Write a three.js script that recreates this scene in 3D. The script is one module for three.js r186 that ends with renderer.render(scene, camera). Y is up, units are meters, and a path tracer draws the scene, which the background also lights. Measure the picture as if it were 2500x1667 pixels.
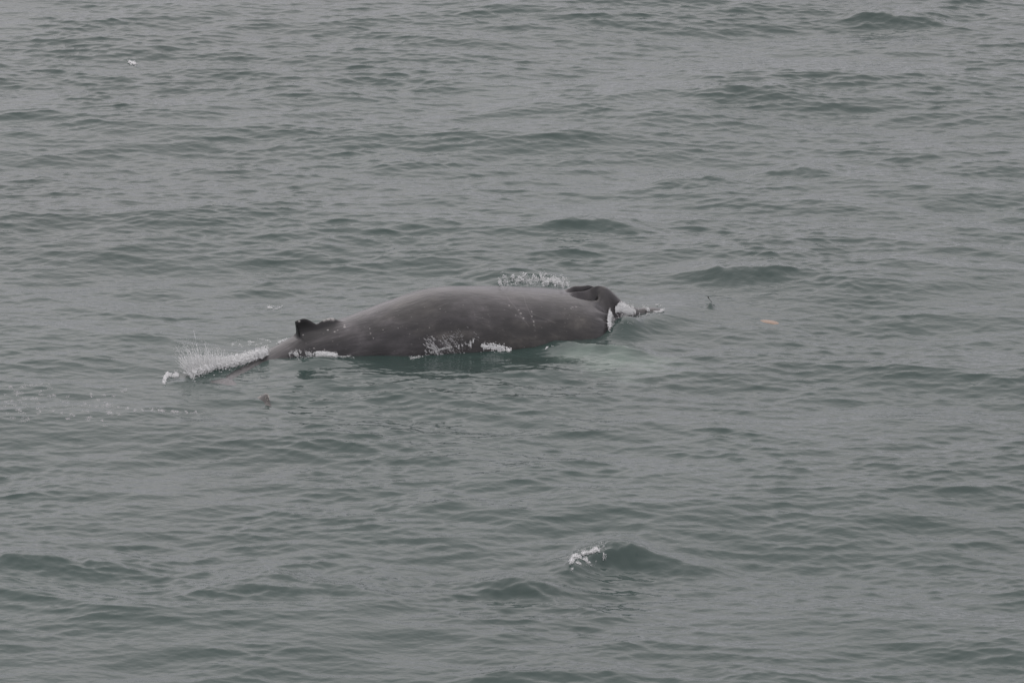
import * as THREE from 'three';
import { ImprovedNoise } from 'three/addons/math/ImprovedNoise.js';

// ---------------------------------------------------------------- camera, sky, sun, exposure
const W = 2500, H = 1667;                                   // the photograph's pixels, used only to measure places
const scene = new THREE.Scene();
const SLANT = 100, DIP = 16 * Math.PI / 180;
const camera = new THREE.PerspectiveCamera(6.83, W / H, 1, 9000);
camera.position.set(0, SLANT * Math.sin(DIP), SLANT * Math.cos(DIP));
camera.lookAt(0, 0, 0);
camera.updateMatrixWorld(); camera.updateProjectionMatrix();

const renderer = new THREE.WebGLRenderer({ antialias: true });
renderer.toneMapping = THREE.LinearToneMapping;
renderer.toneMappingExposure = 1.13;
renderer.shadowMap.enabled = true;

const noise3 = new ImprovedNoise();
const fbm = (x, y, z, o = 4) => { let s = 0, a = 0.5; for (let i = 0; i < o; i++) { s += a * noise3.noise(x, y, z); x = x * 2.03 + 7.1; y = y * 2.03 + 3.7; z = z * 2.03 + 1.9; a *= 0.5; } return s; };
let seed = 12345;
const rnd = () => { seed |= 0; seed = seed + 0x6D2B79F5 | 0; let t = Math.imul(seed ^ seed >>> 15, 1 | seed); t = t + Math.imul(t ^ t >>> 7, 61 | t) ^ t; return ((t ^ t >>> 14) >>> 0) / 4294967296; };
const gauss = () => Math.sqrt(-2 * Math.log(rnd() + 1e-12)) * Math.cos(6.283185307 * rnd());
const sm = (a, b, x) => { const t = Math.min(1, Math.max(0, (x - a) / (b - a))); return t * t * (3 - 2 * t); };

{ // overcast: a full cloud deck, brighter overhead than at the horizon, softly mottled
  const w = 512, h = 256, d = new Float32Array(w * h * 4);
  for (let j = 0; j < h; j++) for (let i = 0; i < w; i++) {
    const el = ((j + 0.5) / h - 0.5) * Math.PI, az = (i / w) * 2 * Math.PI;
    const up = Math.sin(el), c = Math.cos(el);
    let L = el > 0 ? (1 + 0.55 * up) / 1.55 : 0.2;
    if (el > 0) { const k = 1 / (up + 0.25); L *= 1 + 0.22 * fbm(c * Math.cos(az) * k * 1.1, c * Math.sin(az) * k * 1.1, 4.2, 4); }
    const o = (j * w + i) * 4;
    d[o] = L; d[o + 1] = L * 0.958; d[o + 2] = L * 1.02; d[o + 3] = 1;
  }
  const t = new THREE.DataTexture(d, w, h, THREE.RGBAFormat, THREE.FloatType);
  t.mapping = THREE.EquirectangularReflectionMapping; t.magFilter = t.minFilter = THREE.LinearFilter; t.needsUpdate = true;
  scene.background = t; scene.environment = t; scene.backgroundIntensity = 1; scene.environmentIntensity = 1;
}
const sun = new THREE.DirectionalLight(0xfff6ea, 0.5);
sun.position.set(-12, 40, -22); sun.target.position.set(0, 0, 0);
sun.castShadow = true; sun.shadow.radius = 190;
Object.assign(sun.shadow.camera, { left: -40, right: 40, top: 40, bottom: -40, near: 1, far: 120 });
scene.add(sun, sun.target);

// ---------------------------------------------------------------- measuring helpers
const _v = new THREE.Vector3();
function at(px, py, h = 0) {                                 // the point at height h that the photograph shows at that pixel
  _v.set(px / W * 2 - 1, 1 - py / H * 2, 0.5).unproject(camera).sub(camera.position);
  const t = (h - camera.position.y) / _v.y;
  return new THREE.Vector3().copy(camera.position).addScaledVector(_v, t);
}
function toPixel(p) { _v.copy(p).project(camera); return [(_v.x + 1) / 2 * W, (1 - _v.y) / 2 * H]; }
function tag(o, label, category, kind, group) {
  o.userData.label = label; if (category) o.userData.category = category;
  if (kind) o.userData.kind = kind; if (group) o.userData.group = group;
  return o;
}

// ---------------------------------------------------------------- the sea: wave spectra summed with Fourier transforms
function fft(re, im, n, off, step) {                         // in place, radix 2
  for (let i = 1, j = 0; i < n; i++) { let b = n >> 1; for (; j & b; b >>= 1) j ^= b; j ^= b; if (i < j) { const p = off + i * step, q = off + j * step; let t = re[p]; re[p] = re[q]; re[q] = t; t = im[p]; im[p] = im[q]; im[q] = t; } }
  for (let len = 2; len <= n; len <<= 1) {
    const ang = 2 * Math.PI / len, half = len >> 1;
    for (let k = 0; k < half; k++) {
      const c = Math.cos(ang * k), s = Math.sin(ang * k);
      for (let i = k; i < n; i += len) { const p = off + i * step, q = p + half * step; const xr = re[q] * c - im[q] * s, xi = re[q] * s + im[q] * c; re[q] = re[p] - xr; im[q] = im[p] - xi; re[p] += xr; im[p] += xi; }
    }
  }
}
function fft2(re, im, n) { for (let j = 0; j < n; j++) fft(re, im, n, j * n, 1); for (let i = 0; i < n; i++) fft(re, im, n, i, n); }
// bands: [shortest wavelength, longest, height rms, direction, spread power, k-power]
function waves(n, L, bands, chop) {
  const hr = new Float64Array(n * n), hi = new Float64Array(n * n), dk = 2 * Math.PI / L;
  for (const [l0, l1, rms, dir, pow, kp] of bands) {
    const br = new Float64Array(n * n), bi = new Float64Array(n * n); let e = 0;
    for (let j = 0; j < n; j++) for (let i = 0; i < n; i++) {
      const kx = (i < n / 2 ? i : i - n) * dk, kz = (j < n / 2 ? j : j - n) * dk, k = Math.hypot(kx, kz), g1 = gauss(), g2 = gauss();
      if (!k) continue; const l = 2 * Math.PI / k; if (l < l0 || l > l1) continue;
      const c = Math.cos(Math.atan2(kz, kx) - dir), f = c > 0 ? Math.pow(c, pow) : 0.04 * Math.pow(-c, pow);
      const edge = sm(l0, l0 * 1.25, l) * (1 - sm(l1 * 0.8, l1, l));
      const a = Math.sqrt((f + 0.012) * edge) * Math.pow(k, -kp);
      br[j * n + i] = a * g1; bi[j * n + i] = a * g2; e += a * a * (g1 * g1 + g2 * g2);
    }
    const s = rms / Math.sqrt(e / 2);
    for (let q = 0; q < n * n; q++) { hr[q] += s * br[q]; hi[q] += s * bi[q]; }
  }
  const out = { n, L, h: new Float32Array(n * n) };
  const get = (fx) => { const r = new Float64Array(n * n), m = new Float64Array(n * n);
    for (let j = 0; j < n; j++) for (let i = 0; i < n; i++) { const q = j * n + i, kx = (i < n / 2 ? i : i - n) * dk, kz = (j < n / 2 ? j : j - n) * dk, k = Math.hypot(kx, kz) || 1, [a, b] = fx(hr[q], hi[q], kx / k, kz / k); r[q] = a; m[q] = b; }
    fft2(r, m, n); return Float32Array.from(r); };
  out.h = get((a, b) => [a, b]);
  if (chop) { out.dx = get((a, b, x) => [-chop * b * x, chop * a * x]); out.dz = get((a, b, x, z) => [-chop * b * z, chop * a * z]); }
  return out;
}
function bil(t, f, x, z) {
  const n = t.n, u = ((x / t.L) % 1 + 1) % 1 * n, v = ((z / t.L) % 1 + 1) % 1 * n, i = Math.floor(u), j = Math.floor(v), a = u - i, b = v - j;
  const i0 = i % n, i1 = (i + 1) % n, j0 = (j % n) * n, j1 = ((j + 1) % n) * n;
  return (f[j0 + i0] * (1 - a) + f[j0 + i1] * a) * (1 - b) + (f[j1 + i0] * (1 - a) + f[j1 + i1] * a) * b;
}
const TOWARD = Math.PI / 2;                                  // +z, towards the ship
const big = waves(1024, 57, [
  [5.5, 14, 0.052, TOWARD - 0.15, 6, 1.5],
  [1.1, 5.5, 0.023, TOWARD + 0.25, 8, 1.6],
  [0.9, 4.0, 0.011, TOWARD - 0.6, 10, 1.6],
], 1.0);
const small = waves(512, 13, [[0.13, 0.95, 0.0082, TOWARD + 0.1, 6, 1.85]], 1.0);
const ruffle = (x, z) => Math.max(0.3, 1 + 1.4 * fbm(x * 0.35 + 3, z * 0.22, 6.6, 3));   // gusts: rougher and smoother patches
const ripples = waves(1024, 5.12, [[0.06, 0.4, 0.0010, TOWARD, 2.5, 1.7]], 0);

// ---------------------------------------------------------------- the whale: stations along its back, head to tail
// [pixel x, pixel y of the axis at sea level, height of the back, half width, height of the middle]
const ST = [
  [1850, 742, -0.55, 0.10, -0.70], [1810, 746, -0.32, 0.40, -0.72], [1710, 757, -0.16, 0.36, -0.6], [1610, 767, 0.10, 0.42, -0.55],
  [1555, 773, 0.15, 0.36, -0.48], [1500, 779, 0.26, 0.54, -0.42], [1440, 785, 0.45, 1.00, -0.36], [1390, 790, 0.57, 1.16, -0.32],
  [1280, 802, 0.71, 1.20, -0.28], [1150, 816, 0.83, 1.17, -0.24], [1060, 825, 0.85, 1.08, -0.2], [960, 836, 0.71, 0.92, -0.16],
  [880, 844, 0.55, 0.74, -0.13], [790, 854, 0.40, 0.56, -0.12], [735, 860, 0.30, 0.46, -0.15], [695, 867, 0.19, 0.40, -0.2],
  [640, 882, 0.08, 0.33, -0.22], [585, 907, 0.035, 0.25, -0.2], [552, 930, 0.03, 0.2, -0.12],
];
const axis = new THREE.CatmullRomCurve3(ST.map(([x, y]) => at(x, y, 0)), false, 'centripetal');
const stLen = ST.length - 1;
function profile(t, k) {                                     // smooth value of column k at curve parameter t (0 head, 1 tail)
  const f = Math.min(Math.max(t * stLen, 0), stLen - 1e-6), i = Math.floor(f), u = f - i, g = (j) => ST[Math.min(stLen, Math.max(0, j))][k];
  const a = g(i - 1), b = g(i), c = g(i + 1), d = g(i + 2);
  return b + 0.5 * u * (c - a + u * (2 * a - 5 * b + 4 * c - d + u * (3 * (b - c) + d - a)));
}
const tOfPx = (px) => { let i = 0; while (i < stLen - 1 && ST[i + 1][0] > px) i++; return (i + (ST[i][0] - px) / (ST[i][0] - ST[i + 1][0])) / stLen; };
const lenTable = []; { let s = 0, p = axis.getPoint(0); for (let i = 0; i <= 2000; i++) { const q = axis.getPoint(i / 2000); s += q.distanceTo(p); p = q; lenTable.push(s); } }
const arc = (t) => { const f = Math.min(Math.max(t, 0), 1) * 2000, i = Math.min(1999, Math.floor(f)); return lenTable[i] + (f - i) * (lenTable[i + 1] - lenTable[i]); };
const arcPx = (px) => arc(tOfPx(px));
const S = { fin0: arcPx(845), fin1: arcPx(730), guard: arcPx(1476), narF: arcPx(1458), narB: arcPx(1396) };

// relief of the blowholes: how far the skin stands out at arc length s and distance q to the side (towards the ship positive)
function relief(s, q) {
  const g = (x, w) => Math.exp(-x * x / (w * w));
  const a = s - S.guard;                                     // positive towards the tail
  let h = 0.29 * g(q - 0.02, 0.27) * (a < 0 ? g(a, 0.33) : g(a, 0.30));
  const mid = (S.narF + S.narB) / 2, half = (S.narB - S.narF) / 2 + 0.06, along = sm(half + 0.06, half - 0.2, Math.abs(s - mid));
  h += 0.11 * along * g(q + 0.17, 0.10);                     // far lip
  h += 0.07 * along * g(q - 0.035, 0.035);                   // septum
  h -= 0.22 * along * g(q + 0.055, 0.048);                   // the two slits
  h -= 0.15 * along * g(q - 0.15, 0.08) * sm(S.narF - 0.02, S.narF + 0.12, s);
  h -= 0.32 * g(a + 0.02, 0.20) * g(q - 0.36 - 0.25 * a, 0.10);   // hollow beside the splash guard
  h += 0.035 * g(a, 0.32) * g(q - 0.54 - 0.3 * a, 0.06);   // fold under it
  h -= 0.09 * g(a, 0.28) * g(q - 0.63 - 0.3 * a, 0.035);
  return h;
}
const FLUKE = 0.86;                                          // length of the flukes past the last station
const WHALE = { NS: 760, NT: 250 };
function makeWhaleGeometry() {
  const { NS, NT } = WHALE, total = arc(1) + FLUKE, pos = [], meta = [];
  const endP = axis.getPoint(1), endT = axis.getTangent(1).setY(0).normalize();
  const sOf = (i) => { // finer at the blowholes
    const f = i / NS; return total * f; };
  let ti = 0;
  for (let i = 0; i <= NS; i++) {
    const s = sOf(i); let P, T, top, w, mid, bot, fl = 0;
    if (s <= arc(1)) {
      while (ti < 2000 && lenTable[ti] < s) ti++;
      const t = ti === 0 ? 0 : (ti - 1 + (s - lenTable[ti - 1]) / (lenTable[ti] - lenTable[ti - 1])) / 2000;
      P = axis.getPoint(t); T = axis.getTangent(t).setY(0).normalize();
      top = profile(t, 2); w = profile(t, 3); mid = profile(t, 4); bot = mid - Math.max(0.10, w * 0.95) * (t > 0.9 ? 1 : 1);
    } else {
      fl = (s - arc(1)) / FLUKE; P = endP.clone().addScaledVector(endT, s - arc(1)); T = endT;
      const e = sm(0, 1, fl); w = 0.2 + 1.09 * Math.pow(fl, 0.85); mid = -0.12 + 0.085 * e;
      const thin = 1 - sm(0.8, 1, fl); top = mid + 0.15 * (1 - e) + 0.02 * thin; bot = mid - 0.16 * (1 - fl) - 0.012 * thin;
    }
    const side = new THREE.Vector3(T.z, 0, -T.x);              // T runs to the tail; side is the ship's side
    if (side.z < 0) side.negate();
    for (let j = 0; j <= NT; j++) {
      const u = j / NT * 2 - 1, th = Math.PI * (0.35 * u + 0.65 * u * u * u), sn = Math.sin(th), cs = Math.cos(th);
      const pw = 0.92, q = w * Math.sign(sn) * Math.pow(Math.abs(sn), pw);
      let y = cs > 0 ? mid + (top - mid) * Math.pow(cs, pw) : mid + (mid - bot) * -Math.pow(-cs, pw);
      let back = 0, lat = q, fin = 0;
      if (fl > 0) { const r = Math.abs(q) / 1.29; back = 0.28 * r * r * fl - 0.16 * fl * Math.exp(-q * q / 0.02); const tip = q > 0 ? sm(0.78, 1.18, r * 1.29) : 0; y += (0.17 + (cs > 0 ? 0.10 : -0.05) * (1 - sm(0.8, 1, fl))) * tip * fl * (1 - 0.85 * sm(0.72, 1, fl)) - 0.05 * (q < 0 ? r : 0); }
      else {
        if (cs > 0 && s > S.fin0 - 0.1 && s < S.fin1 + 0.2) {   // the small hooked dorsal fin
          const v = (s - S.fin0) / (S.fin1 - S.fin0);
          const hgt = 0.145 * sm(0, 0.38, v) + 0.15 * sm(0.62, 0.86, v) - 0.02 * Math.exp(-Math.pow((v - 0.62) / 0.07, 2));
          const drop = 1 - sm(0.985, 1.06, v), hh = hgt * drop;
          const thick = 0.05 + 0.03 * (1 - sm(0.3, 0.9, v)), g = 0.72 * Math.exp(-Math.pow(q / thick, 2)) + 0.28 * Math.exp(-Math.pow(q / 0.17, 2));
          y += hh * g; back += g * drop * 0.11 * sm(0.6, 1.0, v) * (hh / 0.29); lat += 0.05 * g * sm(0.2, 0.8, v); fin = g * hh / 0.29 + 0.30 * Math.exp(-Math.pow((q - 0.12) / 0.16, 2)) * sm(0.15, 0.5, v) * drop;
        }
        if (cs > 0) y += relief(s, q) * Math.pow(cs, 0.4);
        y += 0.010 * fbm(s * 0.7, q * 0.9, 3.3, 3) * (cs > 0 ? 1 : 0);
      }
      pos.push(P.x + side.x * lat + T.x * back, y, P.z + side.z * lat + T.z * back);
      meta.push([s, q, fin, cs, fl]);
    }
  }
  const idx = [], R = NT + 1;
  for (let i = 0; i < NS; i++) for (let j = 0; j < NT; j++) { const a = i * R + j, b = a + 1, c = a + R, d = c + 1; idx.push(a, c, b, b, c, d); }
  for (const i of [0]) {                                  // close the ends
    const c = pos.length / 3; let x = 0, y = 0, z = 0; for (let j = 0; j <= NT; j++) { const o = (i * R + j) * 3; x += pos[o]; y += pos[o + 1]; z += pos[o + 2]; }
    pos.push(x / R, y / R, z / R); meta.push([...meta[i * R]]);
    for (let j = 0; j < NT; j++) { const a = i * R + j; i ? idx.push(a + 1, a, c) : idx.push(a, a + 1, c); }
  }
  const geo = new THREE.BufferGeometry();
  geo.setAttribute('position', new THREE.Float32BufferAttribute(pos, 3)); geo.setIndex(idx); geo.computeVertexNormals();
  return { geo, meta };
}
const { geo: whaleGeo, meta: whaleMeta } = makeWhaleGeometry();
// which skin vertex the photograph shows at a pixel (nearest of those turned to the ship)
const skinMap = new Map();
{ const p = whaleGeo.attributes.position, nn = whaleGeo.attributes.normal, v = new THREE.Vector3(), n = new THREE.Vector3();
  for (let i = 0; i < p.count; i++) {
    v.fromBufferAttribute(p, i); n.fromBufferAttribute(nn, i); if (v.y < -0.15) continue;
    const d = v.clone().sub(camera.position); if (d.dot(n) > 0) continue;
    const [x, y] = toPixel(v), k = Math.round(x / 4) * 4096 + Math.round(y / 4), o = skinMap.get(k), dd = d.length();
    if (!o || dd < o[1]) skinMap.set(k, [i, dd]);
  } }
function skinAt(px, py) {
  let best = null;
  for (let r = 0; r < 6 && !best; r++) for (let a = -r; a <= r; a++) for (let b = -r; b <= r; b++) { const o = skinMap.get((Math.round(px / 4) + a) * 4096 + Math.round(py / 4) + b); if (o && (!best || o[1] < best[1])) best = o; }
  if (!best) return null;
  const i = best[0]; return { p: new THREE.Vector3().fromBufferAttribute(whaleGeo.attributes.position, i), n: new THREE.Vector3().fromBufferAttribute(whaleGeo.attributes.normal, i) };
}

// ---------------------------------------------------------------- sea surface: spectra + the crests and swells the photograph shows
const crests = [];
// a ridge of water along pixels a -> b, height m, steep towards the ship by wf, gentle behind by wb (metres)
function crest(a, b, h, wf, wb, end = 0.5) {
  const A = at(a[0], a[1], h * 0.6), B = at(b[0], b[1], h * 0.6), L = A.distanceTo(B), dx = (B.x - A.x) / L, dz = (B.z - A.z) / L;
  crests.push({ A, L, dx, dz, h, wf, wb, end, r: Math.max(wf, wb) * 2.6 + end * 2 });
}
const mounds = [];
function mound(px, py, h, rx, rz, turn = 0) { mounds.push({ p: at(px, py, Math.max(0, h)), h, rx, rz, c: Math.cos(turn), s: Math.sin(turn) }); }
// the breaking wavelet and its neighbours near the bottom
crest([1410, 1368], [1520, 1338], 0.172, 0.29, 0.75, 0.35);
crest([1510, 1337], [1690, 1352], 0.132, 0.34, 0.9, 0.5);
crest([1235, 1420], [1300, 1425], 0.145, 0.34, 0.8, 0.6);
crest([1300, 1440], [1420, 1490], 0.066, 0.21, 0.5, 0.5);
crest([700, 1410], [850, 1432], 0.145, 0.36, 0.9, 0.7);
crest([500, 1445], [640, 1440], 0.126, 0.34, 0.9, 0.6);
crest([40, 1375], [260, 1380], 0.132, 0.38, 0.8, 0.7);
crest([1760, 664], [1880, 666], 0.159, 0.36, 0.8, 0.5);
crest([1640, 436], [1730, 434], 0.159, 0.38, 0.9, 0.5);
crest([1880, 412], [1990, 416], 0.126, 0.36, 0.8, 0.5);
crest([1400, 556], [1500, 556], 0.112, 0.34, 0.8, 0.5);
crest([1760, 225], [1880, 224], 0.132, 0.38, 0.9, 0.6);
crest([2130, 38], [2260, 42], 0.159, 0.38, 0.9, 0.6);
crest([1480, 1650], [1250, 1660], 0.120, 0.38, 0.8, 0.6);
// around the whale
crest([640, 876], [500, 905], 0.06, 0.25, 0.30, 0.25);      // water heaped over the tail stock
crest([432, 934], [575, 956], 0.04, 0.13, 0.30, 0.15);
mound(672, 858, 0.07, 0.16, 0.25, 0.0);
mound(770, 876, 0.10, 0.6, 0.35, 0.0);
mound(1528, 776, 0.25, 0.32, 0.45, 0.0);                     // bow wave beside the head
mound(1585, 778, 0.10, 0.36, 0.45, 0.0);
mound(1640, 762, 0.08, 0.60, 0.60, 0.0);
mound(1590, 742, 0.05, 0.9, 0.9, 0.0);
crest([1390, 838], [1520, 852], 0.12, 0.35, 0.30, 0.5);     // over the flipper
mound(1330, 868, -0.05, 0.9, 0.5, 0.0);
mound(1300, 700, 0.14, 0.9, 0.5, 0.0);                       // far side
mound(1735, 738, 0.09, 0.06, 0.12, 0.0);                     // small water peak
const whaleSeg = [];
for (let i = 0; i <= 40; i++) { const p = axis.getPoint(0.06 + 0.94 * i / 40); whaleSeg.push([p.x, p.z, profile(0.06 + 0.94 * i / 40, 3)]); }
function calm(x, z) {                                        // the whale's body shelters the water beside it
  if (x < -9 || x > 6 || z < -5 || z > 8) return 1;
  let d = 9; for (const [a, b, w] of whaleSeg) { const e = Math.hypot(x - a, z - b) - w; if (e < d) d = e; }
  return 0.35 + 0.65 * sm(0.2, 2.2, d);
}
function extra(x, z) {
  let y = 0;
  for (const c of crests) {
    const rx = x - c.A.x, rz = z - c.A.z; if (rx * rx + rz * rz > (c.L + c.r) * (c.L + c.r)) continue;
    const a = rx * c.dx + rz * c.dz, wob = 0.10 * noise3.noise(x * 1.1, z * 0.8, c.h * 50) + 0.055 * noise3.noise(x * 3.3, z * 2.1, c.h * 90) + 0.025 * noise3.noise(x * 8.1, z * 5.1, c.h * 70);
    let b = -rx * c.dz + rz * c.dx; if (c.dx < 0) b = -b; b += wob * 2.2 * Math.min(1, c.wb / 0.5);
    const over = a < 0 ? -a : a > c.L ? a - c.L : 0, w = b > 0 ? c.wf : c.wb, s = Math.abs(b) / w;
    if (s > 3) continue;
    y += c.h * (1 + 2.2 * wob) * Math.exp(-over * over / (c.end * c.end)) * (b > 0 ? 0.5 * Math.exp(-1.5 * s) + 0.5 * Math.exp(-s * s) : 0.6 * Math.exp(-1.2 * s) + 0.4 * Math.exp(-s * s));
  }
  for (const m of mounds) { const ax = x - m.p.x, az = z - m.p.z, rx = (ax * m.c + az * m.s) / m.rx, rz = (az * m.c - ax * m.s) / m.rz, r = rx * rx + rz * rz; if (r < 9) y += m.h * Math.exp(-r); }
  return y;
}
const LAMBDA = 1.25;
function seaHeight(x, z) {                                   // height of the finished surface over (x, z)
  let u = x, v = z, k = calm(x, z);
  for (let i = 0; i < 4; i++) { const r = k * ruffle(u, v), a = x - LAMBDA * (k * bil(big, big.dx, u, v) + r * bil(small, small.dx, u, v)), b = z - LAMBDA * (k * bil(big, big.dz, u, v) + r * bil(small, small.dz, u, v)); u = a; v = b; }
  return k * (bil(big, big.h, u, v) + ruffle(u, v) * bil(small, small.h, u, v)) + extra(x, z);
}
function onSea(px, py) { let h = 0, p; for (let i = 0; i < 6; i++) { p = at(px, py, h); h = 0.5 * h + 0.5 * seaHeight(p.x, p.z); } p.y = h; return p; }

function gridLine(a, b, step, far) { const c = []; for (let x = a; x <= b + 1e-6; x += step) c.push(x); let s = step, l = [], x = a; while (x > -far) { s *= 1.14; x -= s; l.push(x); } l.reverse(); x = c[c.length - 1]; s = step; while (x < far) { s *= 1.14; x += s; c.push(x); } return [...l, ...c]; }
{
  const xs = gridLine(-12.5, 12.5, 0.0265, 3000), zs = gridLine(-29, 19, 0.046, 3000), nx = xs.length, nz = zs.length;
  const pos = new Float32Array(nx * nz * 3), uv = new Float32Array(nx * nz * 2), col = new Float32Array(nx * nz * 3), idx = new Uint32Array((nx - 1) * (nz - 1) * 6);
  const palePatches = [[1415, 854, 0.5, 0.65], [1500, 876, 0.75, 0.65], [1565, 888, 0.8, 0.5], [1645, 900, 0.7, 0.12]].map(([x, y, r, a]) => [at(x, y, 0.05), r, a]);
  const base = [0.038, 0.062, 0.055];
  for (let j = 0, q = 0; j < nz; j++) for (let i = 0; i < nx; i++, q++) {
    const x = xs[i], z = zs[j], out = Math.max(Math.abs(x) - 12.5, Math.abs(z + 5) - 24, 0);
    const fade = 1 - sm(0, 160, out); let y = 0, dx = 0, dz = 0, k = 1;
    if (fade > 0) {
      k = calm(x, z) * fade; y = k * bil(big, big.h, x, z); dx = LAMBDA * k * bil(big, big.dx, x, z); dz = LAMBDA * k * bil(big, big.dz, x, z);
      if (out < 12) { const r = k * ruffle(x, z) * (1 - sm(2, 12, out)); y += r * bil(small, small.h, x, z); dx += LAMBDA * r * bil(small, small.dx, x, z); dz += LAMBDA * r * bil(small, small.dz, x, z); }
      if (out === 0) y += extra(x + dx, z + dz);
    }
    pos[q * 3] = x + dx; pos[q * 3 + 1] = y; pos[q * 3 + 2] = z + dz;
    uv[q * 2] = (x + dx) / 5.12 * 0.98 + (z + dz) / 5.12 * 0.17; uv[q * 2 + 1] = (z + dz) / 5.12 * 0.98 - (x + dx) / 5.12 * 0.17;
    // paler green patches in the water colour over the flipper
    let m = 0; if (out === 0 && x > -1 && x < 6 && z > -3 && z < 5) for (const [p, r, a] of palePatches) { const d = Math.hypot(x - p.x, (z - p.z) * 0.75) / r + 0.9 * fbm(x * 1.7, z * 1.1, 8.1, 4); m = Math.max(m, a * (1 - sm(0.0, 1.15, d))); }
    const n = 1 + 0.18 * fbm(x * 0.16, z * 0.11, 1.5, 4);
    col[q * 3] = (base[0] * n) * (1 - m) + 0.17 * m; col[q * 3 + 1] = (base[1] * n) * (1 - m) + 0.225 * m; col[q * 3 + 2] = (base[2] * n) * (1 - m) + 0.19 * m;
  }
  let o = 0; for (let j = 0; j < nz - 1; j++) for (let i = 0; i < nx - 1; i++) { const a = j * nx + i, b = a + 1, c = a + nx, d = c + 1; idx[o++] = a; idx[o++] = c; idx[o++] = b; idx[o++] = b; idx[o++] = c; idx[o++] = d; }
  const g = new THREE.BufferGeometry();
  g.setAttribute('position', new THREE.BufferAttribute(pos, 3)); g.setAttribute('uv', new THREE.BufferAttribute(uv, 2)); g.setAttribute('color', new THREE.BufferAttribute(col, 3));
  g.setIndex(new THREE.BufferAttribute(idx, 1)); g.computeVertexNormals();
  const n = ripples.n, d = new Uint8Array(n * n * 4); let sd = 0; for (let q = 0; q < n * n; q++) sd += ripples.h[q] ** 2; sd = Math.sqrt(sd / n / n);
  for (let q = 0; q < n * n; q++) { const v = Math.max(0, Math.min(255, 127.5 + ripples.h[q] / sd * 32)); d[q * 4] = d[q * 4 + 1] = d[q * 4 + 2] = v; d[q * 4 + 3] = 255; }
  const t = new THREE.DataTexture(d, n, n); t.wrapS = t.wrapT = THREE.RepeatWrapping; t.magFilter = THREE.LinearFilter; t.minFilter = THREE.LinearFilter; t.needsUpdate = true;
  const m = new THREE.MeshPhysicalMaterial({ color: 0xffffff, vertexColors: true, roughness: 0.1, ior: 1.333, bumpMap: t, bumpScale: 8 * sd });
  const sea = new THREE.Mesh(g, m); sea.name = 'sea'; sea.receiveShadow = sea.castShadow = true;
  tag(sea, 'grey green choppy sea surface filling the whole picture', null, 'structure'); scene.add(sea);
  console.log('sea', nx, nz, idx.length / 3, 'rms ripple', sd);
}

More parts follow.
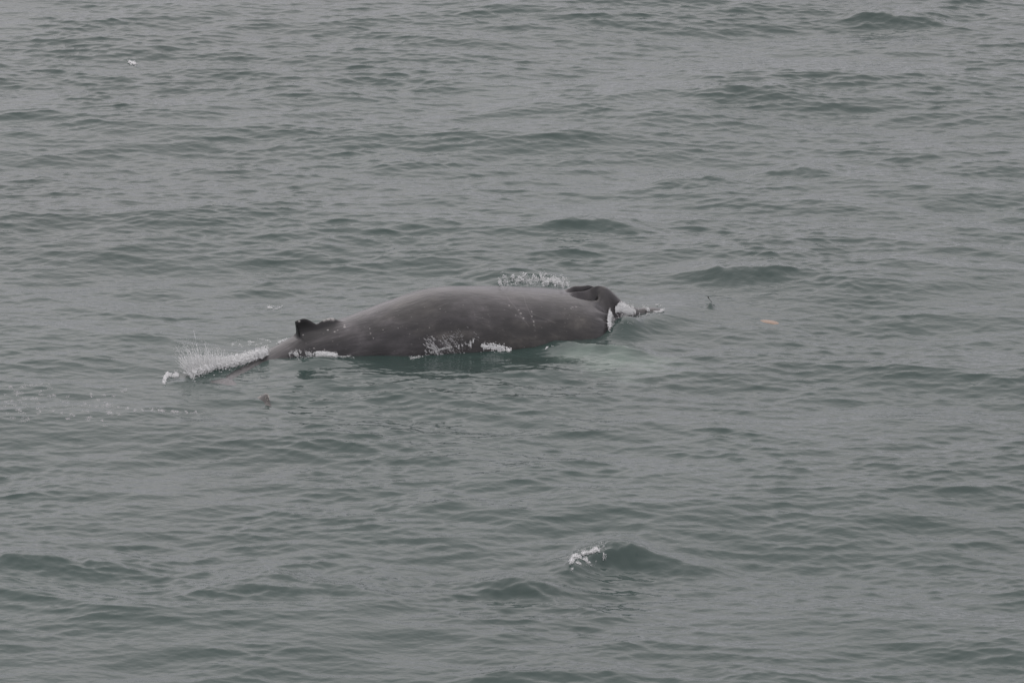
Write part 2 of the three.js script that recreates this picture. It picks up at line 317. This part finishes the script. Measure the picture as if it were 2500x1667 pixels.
// ---------------------------------------------------------------- whale skin
const whale = new THREE.Group(); whale.name = 'humpback_whale'; whale.position.copy(at(1150, 816, 0));
tag(whale, 'dark grey humpback whale arching its wet back out of the sea', 'whale');
scene.add(whale);
{
  const p = whaleGeo.attributes.position, v = new THREE.Vector3();
  const marks = [];                                           // pale scars, spots: pixel x, y, radius m, strength
  for (const [x, y, r, a] of [[800, 772, .05, .5], [815, 771, .05, .5], [790, 774, .035, .4], [731, 785, .02, .6],
    [838, 795, .022, .55], [841, 790, .016, .4], [800, 805, .018, .5], [815, 808, .016, .4], [822, 805, .012, .4], [738, 817, .014, .4], [765, 846, .012, .4], [790, 851, .012, .4], [905, 800, .014, .3], [904, 812, .014, .3], [911, 822, .014, .35],
    [935, 805, .012, .25], [970, 800, .012, .25], [1000, 815, .012, .2], [1075, 750, .014, .25], [1048, 800, .012, .3], [1055, 818, .014, .3],
    [1244, 745, .016, .4], [1267, 755, .016, .3], [1270, 762, .02, .35], [1278, 775, .018, .45], [1258, 767, .014, .25], [1300, 758, .018, .3], [1299, 771, .014, .3], [1303, 783, .018, .45], [1305, 793, .013, .25], [1400, 748, .02, .2], [1408, 747, .02, .2], [1395, 750, .016, .2]]) { const s = skinAt(x, y); if (s) marks.push([s.p, r, a]); }
  for (let i = 0; i < 150; i++) { const x = 700 + 720 * rnd(), y = 745 + 120 * rnd(), s = skinAt(x, y); if (s) marks.push([s.p, 0.006 + 0.009 * rnd(), 0.04 + 0.09 * rnd()]); }
  const scratches = [];                                       // thin pale lines
  for (let i = 0; i < 14; i++) { const x = 760 + 640 * rnd(), y = 725 + 120 * rnd(), a = skinAt(x, y), b = skinAt(x + 20 + 50 * rnd(), y + 10 + 22 * gauss()); if (a && b) scratches.push([a.p, b.p, 0.003 + 0.004 * rnd(), 0.04 + 0.06 * rnd()]); }
  for (const [a, b] of [[[1235, 715], [1290, 795]], [[1275, 715], [1308, 800]]]) { let l = null; for (let k = 0; k <= 8; k++) { const s = skinAt(a[0] + (b[0] - a[0]) * k / 8, a[1] + (b[1] - a[1]) * k / 8); if (s && l) scratches.push([l, s.p, 0.006, 0.07]); l = s && s.p; } }
  const grid = new Map(), cell = 0.1, put = (q, f) => { for (let x = -1; x < 2; x++) for (let y = -1; y < 2; y++) for (let z = -1; z < 2; z++) { const k = (Math.floor(q.x / cell) + x) + ',' + (Math.floor(q.y / cell) + y) + ',' + (Math.floor(q.z / cell) + z), l = grid.get(k) || grid.set(k, []).get(k); if (!l.includes(f)) l.push(f); } };
  for (const [q, r, a] of marks) put(q, (u) => a * (1 - sm(0.4, 1.3, u.distanceTo(q) / r + 0.4 * noise3.noise(u.x * 35, u.y * 35, u.z * 35))));
  for (const [a, b, r, s] of scratches) { const d = b.clone().sub(a), L = d.length(); d.divideScalar(L || 1); const st = Math.ceil(L / 0.05); const f = (u) => { const w = u.clone().sub(a), t = Math.min(L, Math.max(0, w.dot(d))); return s * (1 - sm(0.5, 1.6, w.addScaledVector(d, -t).length() / r)); }; for (let k = 0; k <= st; k++) put(a.clone().addScaledVector(d, L * k / st), f); }
  // skin colour and fine relief as textures over (length, angle), from the far shoulder to below the waterline
  const TW = 2048, TH = 1024, c0 = -1.2, c1 = 2.0, R = WHALE.NT + 1, pix = new Uint8Array(TW * TH * 4), rel = new Uint8Array(TW * TH * 4), A = p.array;
  const uOf = []; for (let k = 0; k <= 4000; k++) { const u = k / 2000 - 1; uOf.push(Math.PI * (0.35 * u + 0.65 * u * u * u)); }
  const enc = (c) => 255 * Math.min(1, c <= 0.0031308 ? 12.92 * c : 1.055 * Math.pow(c, 1 / 2.4) - 0.055);
  for (let y = 0; y < TH; y++) {
    const th = c0 + (c1 - c0) * (y + 0.5) / TH; let lo = 0, hi = 4000; while (hi - lo > 1) { const m = (lo + hi) >> 1; uOf[m] < th ? lo = m : hi = m; }
    const fj = (lo + (th - uOf[lo]) / (uOf[hi] - uOf[lo])) / 4000 * WHALE.NT, j = Math.min(WHALE.NT - 1, Math.floor(fj)), bj = fj - j;
    for (let x = 0; x < TW; x++) {
      const f = (x + 0.5) / TW * WHALE.NS, i = Math.min(WHALE.NS - 1, Math.floor(f)), bi = f - i, o00 = (i * R + j), o10 = o00 + R;
      const w00 = (1 - bi) * (1 - bj), w01 = (1 - bi) * bj, w10 = bi * (1 - bj), w11 = bi * bj;
      const mixA = (k) => A[o00 * 3 + k] * w00 + A[o00 * 3 + 3 + k] * w01 + A[o10 * 3 + k] * w10 + A[o10 * 3 + 3 + k] * w11;
      v.set(mixA(0), mixA(1), mixA(2));
      const m = (k) => whaleMeta[o00][k] * w00 + whaleMeta[o00 + 1][k] * w01 + whaleMeta[o10][k] * w10 + whaleMeta[o10 + 1][k] * w11;
      const s = m(0), q = m(1), fin = m(2), fl = m(4), t = (y * TW + x) * 4;
      if (v.y < -0.4) { pix[t] = pix[t + 1] = pix[t + 2] = 60; pix[t + 3] = rel[t + 3] = 255; rel[t] = rel[t + 1] = rel[t + 2] = 128; continue; }
      const arcq = th * 0.9, m1 = fbm(s * 0.8, arcq * 1.3, 5.5, 4), m2 = fbm(s * 3.2, arcq * 6.0, 2.5, 4), m3 = noise3.noise(s * 40, arcq * 55, 1.5), br = sm(-0.05, 0.25, fbm(s * 0.7 + 9, arcq * 1.2, 7.7, 3));
      let a = 0.020 * Math.exp(1.7 * m1 + 2.4 * m2) * (1 + 0.2 * m3), r = a * (1.03 + 0.05 * br), g = a * (0.95 + 0.05 * br), b = a * (0.99 - 0.12 * br);
      const nostrilShade = sm(0.45, 0.9, Math.exp(-(((q + 0.10) / 0.085) ** 2)) + 0.85 * Math.exp(-(((q - 0.14) / 0.07) ** 2))) * sm(S.narF - 0.06, S.narF + 0.06, s) * (1 - sm(S.narB - 0.1, S.narB + 0.04, s)) * 0.8;   // shade inside the nostril slits, painted into the skin colour
      r *= 1 - nostrilShade; g *= 1 - nostrilShade; b *= 1 - nostrilShade;
      if (fin > 0.05) { const k = sm(0.09, 0.26, fin + 0.12 * m2) * 0.95; r *= 1 - k; g *= 1 - k; b *= 1 - k; }  // fin and flank below darkened: shade painted over the dark fin skin
      if (fl > 0.3 && q > 0.6) { const k = 0.015 + 0.19 * sm(0.0, 0.25, fbm(s * 9, q * 9, 1.1, 3)); r += k; g += k * 0.96; b += k * 0.86; }
      let w = 0; const near = grid.get(Math.floor(v.x / cell) + ',' + Math.floor(v.y / cell) + ',' + Math.floor(v.z / cell)); if (near) for (const fn of near) w = Math.max(w, Math.min(0.9, fn(v)));
      pix[t] = enc(r + (0.60 - r) * w); pix[t + 1] = enc(g + (0.58 - g) * w); pix[t + 2] = enc(b + (0.55 - b) * w); pix[t + 3] = 255;
      rel[t] = rel[t + 1] = rel[t + 2] = Math.max(0, Math.min(255, 128 + 90 * fbm(s * 5, arcq * 14, 9.2, 4) + 16 * m3 + 60 * w)); rel[t + 3] = 255;
    }
  }
  const tex = (d, srgb) => { const t = new THREE.DataTexture(d, TW, TH); if (srgb) t.colorSpace = THREE.SRGBColorSpace; t.magFilter = t.minFilter = THREE.LinearFilter; t.needsUpdate = true; return t; };
  const uv = new Float32Array(p.count * 2);
  for (let i = 0; i < p.count; i++) { const I = Math.min(WHALE.NS, Math.floor(i / R)), J = i % R, u = J / WHALE.NT * 2 - 1, th = Math.PI * (0.35 * u + 0.65 * u * u * u); uv[i * 2] = I / WHALE.NS; uv[i * 2 + 1] = (th - c0) / (c1 - c0); }
  whaleGeo.setAttribute('uv', new THREE.BufferAttribute(uv, 2));
  const g = whaleGeo.clone(); g.translate(-whale.position.x, -whale.position.y, -whale.position.z);
  const m = new THREE.MeshPhysicalMaterial({ map: tex(pix, true), bumpMap: tex(rel, false), bumpScale: 0.014, roughness: 0.3, ior: 1.4, clearcoat: 0.35, clearcoatRoughness: 0.16 });
  const body = new THREE.Mesh(g, m); body.name = 'body'; body.castShadow = body.receiveShadow = true; whale.add(body);
  const lumps = [];
  const tipV = []; whaleMeta.forEach((m, i) => { if (m[4] > 0.25 && m[1] > 0.88 && m[3] > -0.2 && p.getY(i) > 0.0) tipV.push(i); });
  for (let i = 0; i < 150; i++) { const k = tipV[Math.floor(rnd() * tipV.length)], q = new THREE.Vector3().fromBufferAttribute(p, k); if (noise3.noise(q.x * 6, 0.3, q.z * 6) > -0.05) lumps.push({ p: q, n: new THREE.Vector3().fromBufferAttribute(whaleGeo.attributes.normal, k) }); }
  const bar = new THREE.InstancedMesh(new THREE.ConeGeometry(1, 0.8, 7), new THREE.MeshPhysicalMaterial({ color: new THREE.Color().setRGB(0.36, 0.34, 0.30), roughness: 0.7 }), lumps.length), M = new THREE.Matrix4(), Q = new THREE.Quaternion();
  lumps.forEach((a, i) => { const r = 0.006 + 0.012 * rnd(); M.compose(a.p.clone().sub(whale.position), Q.setFromUnitVectors(new THREE.Vector3(0, 1, 0), a.n), new THREE.Vector3(r, r, r)); bar.setMatrixAt(i, M); });
  bar.name = 'barnacles'; bar.userData.kind = 'stuff'; bar.userData.label = 'pale barnacles crusted on the near fluke tip'; bar.castShadow = bar.receiveShadow = true; whale.add(bar); console.log('barnacles', lumps.length);
}

// ---------------------------------------------------------------- foam, spray and flotsam
const foamMat = new THREE.MeshPhysicalMaterial({ color: new THREE.Color().setRGB(0.72, 0.73, 0.72), roughness: 0.75, ior: 1.33 });
const blob = new THREE.IcosahedronGeometry(1, 1);
const UP = new THREE.Vector3(0, 1, 0);
const filmMat = new THREE.MeshPhysicalMaterial({ color: new THREE.Color().setRGB(0.45, 0.45, 0.45), roughness: 0.4, ior: 1.33 });
function foamObject(name, label, category, drops, mat = foamMat, kind = 'stuff') {
  const m = new THREE.InstancedMesh(blob, mat, drops.length), M = new THREE.Matrix4(), Q = new THREE.Quaternion(), c = drops[0].p;
  drops.forEach((d, i) => { Q.setFromUnitVectors(UP, d.d || UP); M.compose(d.p.clone().sub(c), Q, d.s); m.setMatrixAt(i, M); });
  m.name = name; m.position.copy(c); m.castShadow = m.receiveShadow = true; m.instanceMatrix.needsUpdate = true;
  tag(m, label, category, kind); scene.add(m); return m;
}
const V = (x, y, z) => new THREE.Vector3(x, y, z);
function alongLine(pts, t) { const L = []; let s = 0; for (let i = 1; i < pts.length; i++) { s += Math.hypot(pts[i][0] - pts[i - 1][0], pts[i][1] - pts[i - 1][1]); L.push(s); } const w = t * s; let i = 0; while (i < L.length - 1 && L[i] < w) i++; const a = i ? L[i - 1] : 0, f = (w - a) / (L[i] - a || 1); return [pts[i][0] + f * (pts[i + 1][0] - pts[i][0]), pts[i][1] + f * (pts[i + 1][1] - pts[i][1])]; }
// bubbles lying on the water along a line seen in the photograph; width in pixels across, lace > 0 leaves holes
const camX = new THREE.Vector3(1, 0, 0), camY = new THREE.Vector3(0, Math.cos(DIP), -Math.sin(DIP));
const nudge = (p, dx, dy) => p.addScaledVector(camX, dx / 139.7).addScaledVector(camY, -dy / 139.7);   // a few millimetres along the skin, off the mesh's own vertices
function surfAt(px, py) { const w = onSea(px, py), k = skinAt(px, py); if (!k) return w; const [x, y] = toPixel(k.p); return Math.hypot(x - px, y - py) < 8 && k.p.distanceTo(camera.position) < w.distanceTo(camera.position) ? nudge(k.p, px - x, py - y).addScaledVector(k.n, 0.008) : w; }
function lace(drops, pts, n, width, r0, r1, holes = 0, lift = 0.0, flat = 0.5, spot = surfAt) {
  let tries = 0;
  n = Math.round(n * 4.8); r0 *= 0.38; r1 *= 0.4; holes += 0.02;
  for (let k = 0; k < n && tries < n * 8; tries++) {
    const [x, y] = alongLine(pts, rnd()), g = gauss() * 0.55, w = typeof width === 'function' ? width((x - pts[0][0]) / (pts[pts.length - 1][0] - pts[0][0])) : width;
    const p = spot(x + gauss() * 2, y + g * w), hole = fbm(p.x * 9, p.z * 6, 0.3, 3);
    if (hole < holes) continue; k++;
    const r = r0 + (r1 - r0) * rnd() * rnd(); p.y += lift * rnd() + r * 0.2;
    drops.push({ p, s: V(r * (1 + rnd()), r * flat, r * (0.8 + 0.6 * rnd())) });
  }
}
// a thread of spray thrown from a point: droplets drawn out along its path
function thread(drops, p0, dir, len, n, r) {
  const v = dir.clone().normalize(), q = p0.clone(), side = V(gauss(), gauss(), gauss()).multiplyScalar(0.085);
  for (let i = 0; i < n; i++) {
    const f = i / n, g = Math.pow(rnd(), 0.8) * len, d = v.clone().addScaledVector(side, g / len).add(V(0, -0.55 * g / (len + 0.2), 0)).normalize();
    q.copy(p0).addScaledVector(v, g).add(V(0, -0.25 * g * g / (len + 0.15), 0)).addScaledVector(side, g / len * 0.6);
    const k = 0.72 * r * (1.15 - 0.75 * g / len) * (0.5 + rnd());
    drops.push({ p: q.clone(), s: V(k, k * (2 + 5 * rnd()), k), d });
  }
}
{ // the sheet of spray thrown up where the tail stock cuts the water
  const d = [], base = [[466, 918], [482, 908], [510, 900], [541, 894], [584, 887], [620, 876], [652, 865]];
  for (let i = 0; i < 800; i++) {
    const u = Math.pow(rnd(), 1.35), [x, y] = alongLine(base, u), p = onSea(x + gauss() * 2, y + gauss() * 2), clump = 0.55 + 0.9 * Math.max(0, noise3.noise(u * 17, 0.5, 2.2) + 0.3);
    const len = (0.03 + 0.50 * Math.exp(-Math.pow((u - 0.1) / 0.26, 2)) + 0.16 * (1 - u)) * (0.2 + 0.8 * rnd() * rnd()) * clump * 1.22;
    thread(d, p, V(-0.55 + 1.0 * u + 0.16 * gauss(), 1, -0.3 + 0.25 * gauss()), len, 10 + Math.round(len * 36), 0.006);
  }
  for (let i = 0; i < 3200; i++) { const u = Math.pow(rnd(), 1.2), [x, y] = alongLine(base, u), top = 0.46 * Math.exp(-Math.pow((u - 0.14) / 0.3, 2)) + 0.10, h = top * Math.pow(rnd(), 1.5), p = onSea(x, y), k = 0.0016 + 0.0034 * rnd() * rnd(); p.add(V(-0.55 * h * (1 - 1.8 * u) + 0.05 * gauss(), h, 0.06 * gauss() - 0.3 * h)); d.push({ p, s: V(k, k * (1 + 2 * rnd()), k) }); }   // drifting droplets
  for (let i = 0; i < 120; i++) { const p = onSea(467 + 14 * rnd(), 917 - 8 * rnd()); thread(d, p, V(-0.62 + 0.12 * gauss(), 1, -0.1), 0.30 * (0.4 + 0.7 * rnd()), 10, 0.006); }
  lace(d, base, 1100, (t) => 12 - 6 * t, 0.008, 0.028, -0.2, 0.09, 0.9);
  lace(d, base.map(([x, y]) => [x, y - 10]), 700, (t) => 16 - 10 * t, 0.008, 0.022, -0.1, 0.05, 0.9);
  foamObject('tail_splash', 'tall fan of white spray thrown up behind the whale tail', 'splash', d);
}
{ const d = [];
  for (let i = 0; i < 60; i++) { const p = onSea(404 + 10 * rnd(), 918 + 3 * gauss()); p.y += 0.03; thread(d, p, V(-0.5 + 0.2 * gauss(), -0.9, 0.5), 0.18 * (0.5 + rnd() * 0.6), 7, 0.006); }
  lace(d, [[399, 936], [401, 925], [407, 917], [420, 915], [434, 917]], 420, 5, 0.006, 0.018, -0.15, 0.02, 0.8);
  foamObject('fluke_foam', 'small curl of white foam spilling off the far left fluke tip', 'foam', d); }
{ const d = []; lace(d, [[772, 868], [795, 868], [820, 870]], 150, 4, 0.010, 0.032, -0.5, 0.05, 0.8); lace(d, [[706, 867], [735, 866], [775, 869]], 150, 7, 0.006, 0.017, 0.04, 0.03, 0.7); lace(d, [[815, 868], [865, 872]], 70, 4, 0.005, 0.012, 0, 0.01);
  foamObject('flank_foam', 'white foam strip along the waterline below the dorsal fin', 'foam', d); }
{ const d = []; lace(d, [[1176, 846], [1200, 849], [1225, 852], [1246, 857]], 150, (t) => 3 + 4 * Math.sin(3.1 * t), 0.012, 0.03, -0.4, 0.03, 0.7); lace(d, [[1150, 842], [1165, 840], [1180, 846]], 160, 8, 0.006, 0.018, -0.05, 0.03); lace(d, [[995, 875], [1020, 872], [1052, 862], [1080, 852], [1110, 846], [1150, 842]], 170, 3, 0.005, 0.014, -0.06, 0.01);
  lace(d, [[1335, 851], [1352, 849]], 24, 4, 0.006, 0.016);
  foamObject('waterline_foam', 'white lump and thin line of foam along the middle of the whale flank', 'foam', d); }
{ // water running off the skin in streaks
  const d = [];
  const run = (x, y, len, r) => { const dx = 0.72, dy = 0.69; for (let g = 0; g < len; g += 2.2) { if (rnd() < 0.45) continue; const a = skinAt(x + dx * g, y + dy * g), b = skinAt(x + dx * (g + 10), y + dy * (g + 10)); if (!a || !b) return; const dir = b.p.clone().sub(a.p); if (dir.length() < 1e-3) continue; const k = r * (0.5 + rnd()); d.push({ p: nudge(a.p, 2 * gauss(), 2 * gauss()).addScaledVector(a.n, k * 0.3), s: V(k, k * (2 + 4 * rnd()), k * 0.6), d: dir.normalize() }); } };
  for (let i = 0; i < 75; i++) { const u = rnd(), v = Math.pow(rnd(), 0.8), x = 1045 + 95 * u + 12 * gauss(), y = 860 - 66 * (1 - v) * (0.4 + 0.8 * u * (1.6 - u)) + 4 * gauss(); run(x, y, 8 + 22 * rnd(), 0.0015 + 0.0045 * rnd() * (1 - 0.6 * u)); }
  for (let i = 0; i < 34; i++) run(1040 + 24 * rnd(), 868 - 42 * rnd(), 5 + 8 * rnd(), 0.0055);
  foamObject('water_runoff', 'whitish water streaks running down the side of the whale', 'water streaks', d, filmMat); }
{ const d = [];
  lace(d, [[1489, 800], [1487, 785], [1489, 770], [1500, 760], [1516, 752], [1528, 760], [1545, 764]], 800, 8, 0.007, 0.026, -0.12, 0.05, 0.8);
  lace(d, [[1508, 758], [1516, 752], [1526, 757]], 260, 6, 0.012, 0.03, -0.6, 0.07, 0.9);
  lace(d, [[1492, 795], [1510, 780], [1535, 770], [1545, 768]], 320, 22, 0.004, 0.012, 0.08, 0.02);
  lace(d, [[1540, 766], [1565, 763], [1590, 757], [1620, 757]], 420, 8, 0.006, 0.018, 0.02, 0.03);
  for (let i = 0; i < 60; i++) thread(d, onSea(1490 + 35 * rnd(), 765 + 8 * gauss()), V(0.4 * gauss(), 1, 0.3), 0.08, 4, 0.004);
  foamObject('bow_foam', 'white foam curling where the whale head meets the water', 'foam', d); }
{ const d = [], l = [[1218, 692], [1250, 687], [1300, 684], [1340, 690], [1388, 698]];
  lace(d, l, 420, 12, 0.006, 0.022, 0.05, 0.08, 0.9);
  for (let i = 0; i < 150; i++) { const u = rnd(), [x, y] = alongLine(l, u); thread(d, onSea(x, y), V(0.5 * gauss(), 1, 0.2 * gauss()), (0.05 + 0.12 * Math.exp(-Math.pow((u - 0.5) / 0.2, 2))) * rnd(), 5, 0.005); }
  foamObject('far_side_splash', 'low ragged white splash beyond the back of the whale', 'splash', d); }
{ const d = [], l = [[1393, 1374], [1402, 1362], [1420, 1358], [1442, 1353], [1452, 1343], [1474, 1337]];
  lace(d, l, 480, 7, 0.006, 0.02, 0.0, 0.04, 0.85); lace(d, l.map(([x, y]) => [x + 4, y + 10]), 380, 14, 0.004, 0.012, 0.1, 0.01);
  for (let i = 0; i < 70; i++) { const [x, y] = alongLine(l, rnd()); thread(d, onSea(x, y), V(-0.3 + 0.3 * gauss(), 1, 0.2), 0.07, 4, 0.004); }
  foamObject('crest_foam', 'small white breaking crest on the wavelet in the lower part of the picture', 'foam', d); }
{ const d = []; for (let i = 0; i < 95; i++) { const x = 300 * Math.pow(rnd(), 1.1), y = 985 + 26 * gauss(); if (y < 935 || y > 1045) continue; const w = 3 + 9 * rnd(); lace(d, [[x, y], [x + w, y + 2 * gauss()]], 4 + Math.round(7 * rnd()), 3, 0.005, 0.017, -0.6); }
  lace(d, [[308, 997], [340, 1003], [372, 1001], [430, 1006], [500, 1004]], 150, 4, 0.006, 0.017, 0.05);
  lace(d, [[45, 942], [90, 938], [125, 936]], 70, 5, 0.005, 0.015, 0.05); lace(d, [[30, 955], [55, 960]], 30, 5, 0.005, 0.015, -0.2);
  foamObject('wake_foam', 'scattered white foam flecks left in the wake behind the flukes', 'foam', d, filmMat); }
{ const d = []; lace(d, [[312, 150], [320, 154], [331, 156]], 45, 4, 0.012, 0.03, -0.9, 0.02, 0.7); foamObject('foam_fleck', 'lone small white fleck of foam far off at the upper left', 'foam', d); }
{ const d = []; lace(d, [[680, 837], [700, 832], [722, 829]], 130, 4, 0.006, 0.02, -0.3, 0.02, 0.5, onSea); lace(d, [[565, 845], [600, 838], [640, 834], [690, 834]], 130, 8, 0.004, 0.012, 0.1, 0, 0.5, onSea); foamObject('fin_wake_foam', 'thin broken foam line on the water just left of the dorsal fin', 'foam', d); }
{ const d = []; lace(d, [[653, 748], [664, 751], [688, 748]], 60, 4, 0.005, 0.014, -0.1); foamObject('distant_foam', 'tiny foam specks on a wavelet above and left of the dorsal fin', 'foam', d); }
{ // a pale orange drifting shape at the surface
  const g = new THREE.IcosahedronGeometry(1, 6), p = g.attributes.position, c = onSea(1882, 786), v = V(0, 0, 0);
  for (let i = 0; i < p.count; i++) { v.fromBufferAttribute(p, i); const k = 1 + 0.25 * fbm(v.x * 1.4, v.y * 1.4, v.z * 1.4 + 2, 3); p.setXYZ(i, v.x * 0.23 * k, v.y * 0.03 * k - 0.012 - 0.05 * Math.max(0, v.x) * v.x, v.z * 0.13 * k + 0.10 * v.x); }
  g.computeVertexNormals();
  const o = new THREE.Mesh(g, new THREE.MeshPhysicalMaterial({ color: new THREE.Color().setRGB(0.27, 0.19, 0.135), roughness: 0.25, ior: 1.34 }));
  o.name = 'orange_flotsam'; o.position.copy(c); o.castShadow = o.receiveShadow = true; tag(o, 'pale orange shape drifting at the surface right of the whale', 'flotsam'); scene.add(o); }
{ const c = onSea(1735, 737), k = new THREE.CatmullRomCurve3([V(0.03, -0.15, 0), V(0.025, -0.01, 0), V(-0.01, 0.04, 0.01), V(-0.04, 0.085, 0.0), V(-0.046, 0.105, 0)]);
  const g = new THREE.TubeGeometry(k, 24, 0.007, 7), p = g.attributes.position; for (let i = 0; i < p.count; i++) { const f = Math.floor(i / 8) / 24, q = k.getPointAt(Math.min(1, f)), s = 0.6 + 1.1 * sm(0.75, 0.97, f) - 0.9 * sm(0.97, 1, f); p.setXYZ(i, q.x + (p.getX(i) - q.x) * s, q.y + (p.getY(i) - q.y) * s, q.z + (p.getZ(i) - q.z) * s); } g.computeVertexNormals();
  const o = new THREE.Mesh(g, new THREE.MeshPhysicalMaterial({ color: new THREE.Color().setRGB(0.02, 0.022, 0.016), roughness: 0.3 }));
  o.name = 'kelp_strand'; o.position.copy(c); o.castShadow = o.receiveShadow = true; tag(o, 'short thin dark strand poking out of a small water peak beyond the head', 'strand'); scene.add(o); }

renderer.render(scene, camera);
